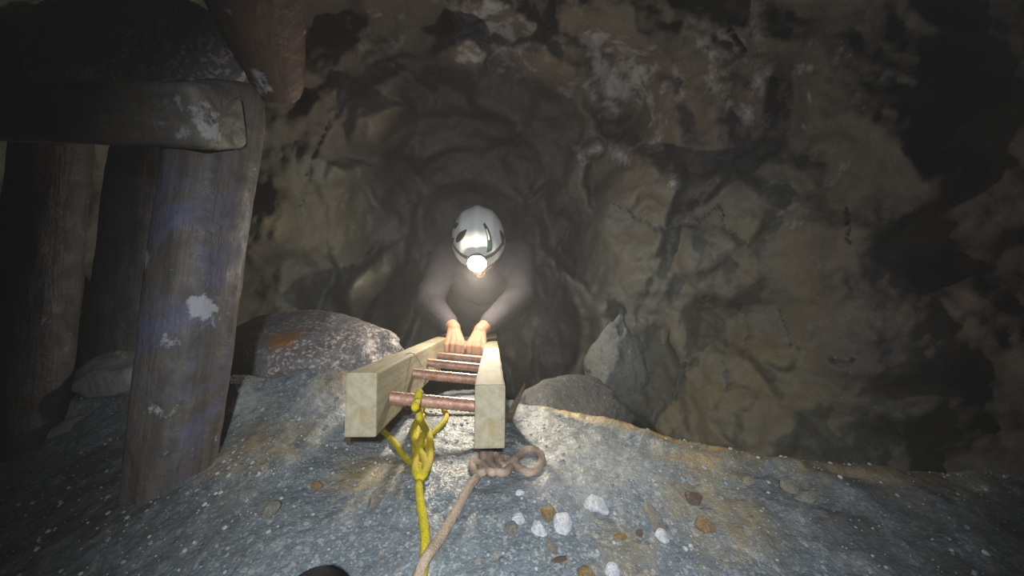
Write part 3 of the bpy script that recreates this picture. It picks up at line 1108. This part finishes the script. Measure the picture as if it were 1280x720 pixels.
for s in (-1, 1):
    bm = bmesh.new()
    capsule(bm, ank[s] + (kne[s] - ank[s]) * .22, ank[s], .052, .05)
    capsule(bm, ank[s] + e_d * .03 - e_n * .045, ank[s] - e_n * .062 - e_d * .14, .044, .038)
    ellipsoid(bm, ank[s] - e_n * .068 - e_d * .15, (.046, .05, .036))
    remesh(pchild('boot', from_bm('boot', bm), M_boot), .008, 3)

# helmet
M_helm = mat_plain('white helmet shell', (.72, .73, .75), .35, .08, 20, 0, .0005, .5)
M_black = mat_plain('black plastic', (.02, .022, .024), .5, .2, 40)
M_strap = mat_plain('dark grey webbing', (.05, .05, .055), .8, .3, 80)
M_green = mat_plain('dark green sticker', (.03, .06, .05), .5, .3, 60)
hr = None
AX = (.113, .142, .128)


def hs(th, ph, k=1.0):
    """helmet surface; th from the crown, ph around (0 = side +x, 90 = face)"""
    s, c = math.sin(th), math.cos(th)
    sq = 1.0
    ridge = .005 * math.exp(-((math.cos(ph) * s) / .16) ** 2) * max(0, c + .3) + .005 * math.exp(-((abs(math.cos(ph) * s) - .55) / .13) ** 2) * max(0, c)
    kk = k + ridge / .12
    front = 1 + .05 * max(0, math.sin(ph)) ** 3 * max(0, s - .8) * 5
    return H(AX[0] * s * math.cos(ph) * kk, AX[1] * s * math.sin(ph) * kk * front, AX[2] * c * kk)


bm = bmesh.new()
nt, npn = 30, 72
rows = []
for i in range(1, nt + 1):
    row = []
    for j in range(npn):
        ph = 2 * PI * j / npn
        tmax = math.radians(97 + 14 * max(0, -math.sin(ph)) ** 2)
        th = tmax * i / nt
        flare = 1 + (.035 * sstep(.90, 1, i / nt))
        row.append(bm.verts.new(hs(th, ph, flare)))
    rows.append(row)
top = bm.verts.new(hs(0, 0))
for j in range(npn):
    bm.faces.new((top, rows[0][j], rows[0][(j + 1) % npn]))
    for i in range(nt - 1):
        bm.faces.new((rows[i][j], rows[i + 1][j], rows[i + 1][(j + 1) % npn], rows[i][(j + 1) % npn]))
helmet = pchild('helmet', from_bm('helmet', bm), M_helm, None, 'white helmet with dark vents')
m = helmet.modifiers.new('sol', 'SOLIDIFY'); m.thickness = .006; m.offset = -1


def hsub(name, me, mat, label=None):
    o = pchild(name, me, mat, helmet, label)
    return o


helmet.matrix_parent_inverse = PI_


def helm_patch(th0, th1, ph0, ph1, lift=.012, wfun=None, n=10, m_=8):
    """slim raised patch that follows the shell (angles in degrees)"""
    bm = bmesh.new(); g = []
    for i in range(n + 1):
        t = i / n; row = []
        for j in range(m_ + 1):
            u = j / m_ * 2 - 1
            w = wfun(t) if wfun else 1
            th = math.radians(th0 + (th1 - th0) * t)
            ph = math.radians((ph0[0] + (ph0[1] - ph0[0]) * t) + u * w * ph1)
            row.append(bm.verts.new(hs(th, ph, 1 + lift)))
        g.append(row)
    for i in range(n):
        for j in range(m_):
            bm.faces.new((g[i][j], g[i + 1][j], g[i + 1][j + 1], g[i][j + 1]))
    return from_bm('patch', bm)


lens = lambda t: max(.12, math.sin(PI * min(max(t, .02), .98)) ** .6)
# note +x (ph = 0) is picture left because the climber faces the camera
sgn = 1 if H(1, 0, 0).x < H(-1, 0, 0).x else -1
A = (lambda d: d) if sgn > 0 else (lambda d: 180 - d)
for th0, th1, a, w in ((30, 62, (48, 34), 9), (64, 84, (22, 14), 6), (56, 86, (168, 160), 7), (40, 60, (5, -3), 8)):
    o = hsub('vent', helm_patch(th0, th1, (A(a[0]), A(a[1])), w, .010, lens), M_black)
    m = o.modifiers.new('sol', 'SOLIDIFY'); m.thickness = .002
o = hsub('stripe', helm_patch(20, 66, (A(140), A(118)), 8, .010, lambda t: .8), M_green, 'dark green stripe')
m = o.modifiers.new('sol', 'SOLIDIFY'); m.thickness = .002
o = hsub('stripe', helm_patch(30, 48, (A(134), A(126)), 2.5, .018, lambda t: .9), M_helm, 'white bar on the green stripe')
m = o.modifiers.new('sol', 'SOLIDIFY'); m.thickness = .002
# elastic headlamp strap round the rim
bm = bmesh.new()
g = []
for j in range(97):
    ph = 2 * PI * j / 96
    th = math.radians(80 - 6 * math.sin(ph))
    g.append([bm.verts.new(hs(th + dd, ph, 1.022)) for dd in (-.055, 0, .055)])
for a, b in zip(g[:-1], g[1:]):
    for k in range(2): bm.faces.new((a[k], b[k], b[k + 1], a[k + 1]))
o = hsub('strap', from_bm('strap', bm), M_strap, 'dark elastic headlamp strap'); m = o.modifiers.new('sol', 'SOLIDIFY'); m.thickness = .002
# chin strap
for s in (-1, 1):
    bm = bmesh.new()
    tube_bm(bm, catmull([H(.10 * s, .0, .0), H(.085 * s, .02, -.07), H(.055 * s, .06, -.135), H(0, .075, -.168)], 6), .005, 8)
    hsub('chin_strap', from_bm('chin_strap', bm), M_strap)
# headlamp
lc = H(0, .150, .030)
ldir = (HM @ Vector((0, .93, .34))).normalized()
lx, ly, lz = frame_of(ldir, hu)
bm = bmesh.new()
tube_bm(bm, [lc - ldir * .012, lc + ldir * .002, lc + ldir * .014, lc + ldir * .022], [.032, .039, .042, .039], 28, False)
c = bm.verts.new(lc - ldir * .012)
bmesh.ops.contextual_create(bm, geom=[])if False else None
hsub('headlamp', from_bm('headlamp', bm), M_black, 'round headlamp housing')
bm = bmesh.new()
ring = [bm.verts.new(lc + ldir * .019 + (lx * math.cos(a) + ly * math.sin(a)) * .038) for a in np.linspace(0, 2 * PI, 28, endpoint=False)]
cv = bm.verts.new(lc + ldir * .040)
for k in range(28): bm.faces.new((ring[k], ring[(k + 1) % 28], cv))
hsub('lamp_lens', from_bm('lamp_lens', bm), mat_emit('lit lamp', (1, .93, .80), 90), 'glowing white lens')

# ------------------------------------------------------------------ lights
def spot(name, loc, target, power, size, blend, col, rad):
    l = bpy.data.lights.new(name, 'SPOT'); l.energy = power; l.spot_size = math.radians(size); l.spot_blend = blend
    l.color = col; l.shadow_soft_size = rad
    o = bpy.data.objects.new(name, l); C.objects.link(o); o.location = loc
    o.rotation_euler = (Vector(target) - Vector(loc)).to_track_quat('-Z', 'Y').to_euler()
    return o


# the photographer's own headlamp, just over and left of the lens
spot('photographer_headlamp', (.03, -.20, CZ + .25), U(640, 440, 1.0), 66, 88, 1.0, (.90, .96, 1.0), .018)
# the climber's headlamp
lp0 = lc + ldir * .045
spot('climber_headlamp', lp0, lad(590, 512, 1.06), 38, 72, 1.0, (1, .88, .68), .04)

pl = bpy.data.lights.new('climber_headlamp_flood', 'POINT'); pl.energy = 9; pl.color = (1, .88, .70); pl.shadow_soft_size = .02
po = bpy.data.objects.new('climber_headlamp_flood', pl); C.objects.link(po); po.location = lc + ldir * .062
w = bpy.data.worlds.new('mine air'); bpy.context.scene.world = w; w.use_nodes = True
nt_ = w.node_tree; nt_.nodes.clear()
out = nt_.nodes.new('ShaderNodeOutputWorld'); bg = nt_.nodes.new('ShaderNodeBackground')
bg.inputs[0].default_value = (0, 0, 0, 1); bg.inputs[1].default_value = 0
vs_ = nt_.nodes.new('ShaderNodeVolumeScatter'); vs_.inputs['Density'].default_value = .027
vs_.inputs['Anisotropy'].default_value = .45; vs_.inputs['Color'].default_value = (.95, .93, .95, 1)
nt_.links.new(bg.outputs[0], out.inputs['Surface']); nt_.links.new(vs_.outputs[0], out.inputs['Volume'])

sc = bpy.context.scene
sc.view_settings.view_transform = 'Standard'; sc.view_settings.look = 'None'
sc.view_settings.exposure = 0.0; sc.view_settings.gamma = 1.0; sc.view_settings.use_curve_mapping = False
sc.cycles.use_denoising = True
sc.cycles.max_bounces = 6; sc.cycles.volume_bounces = 0
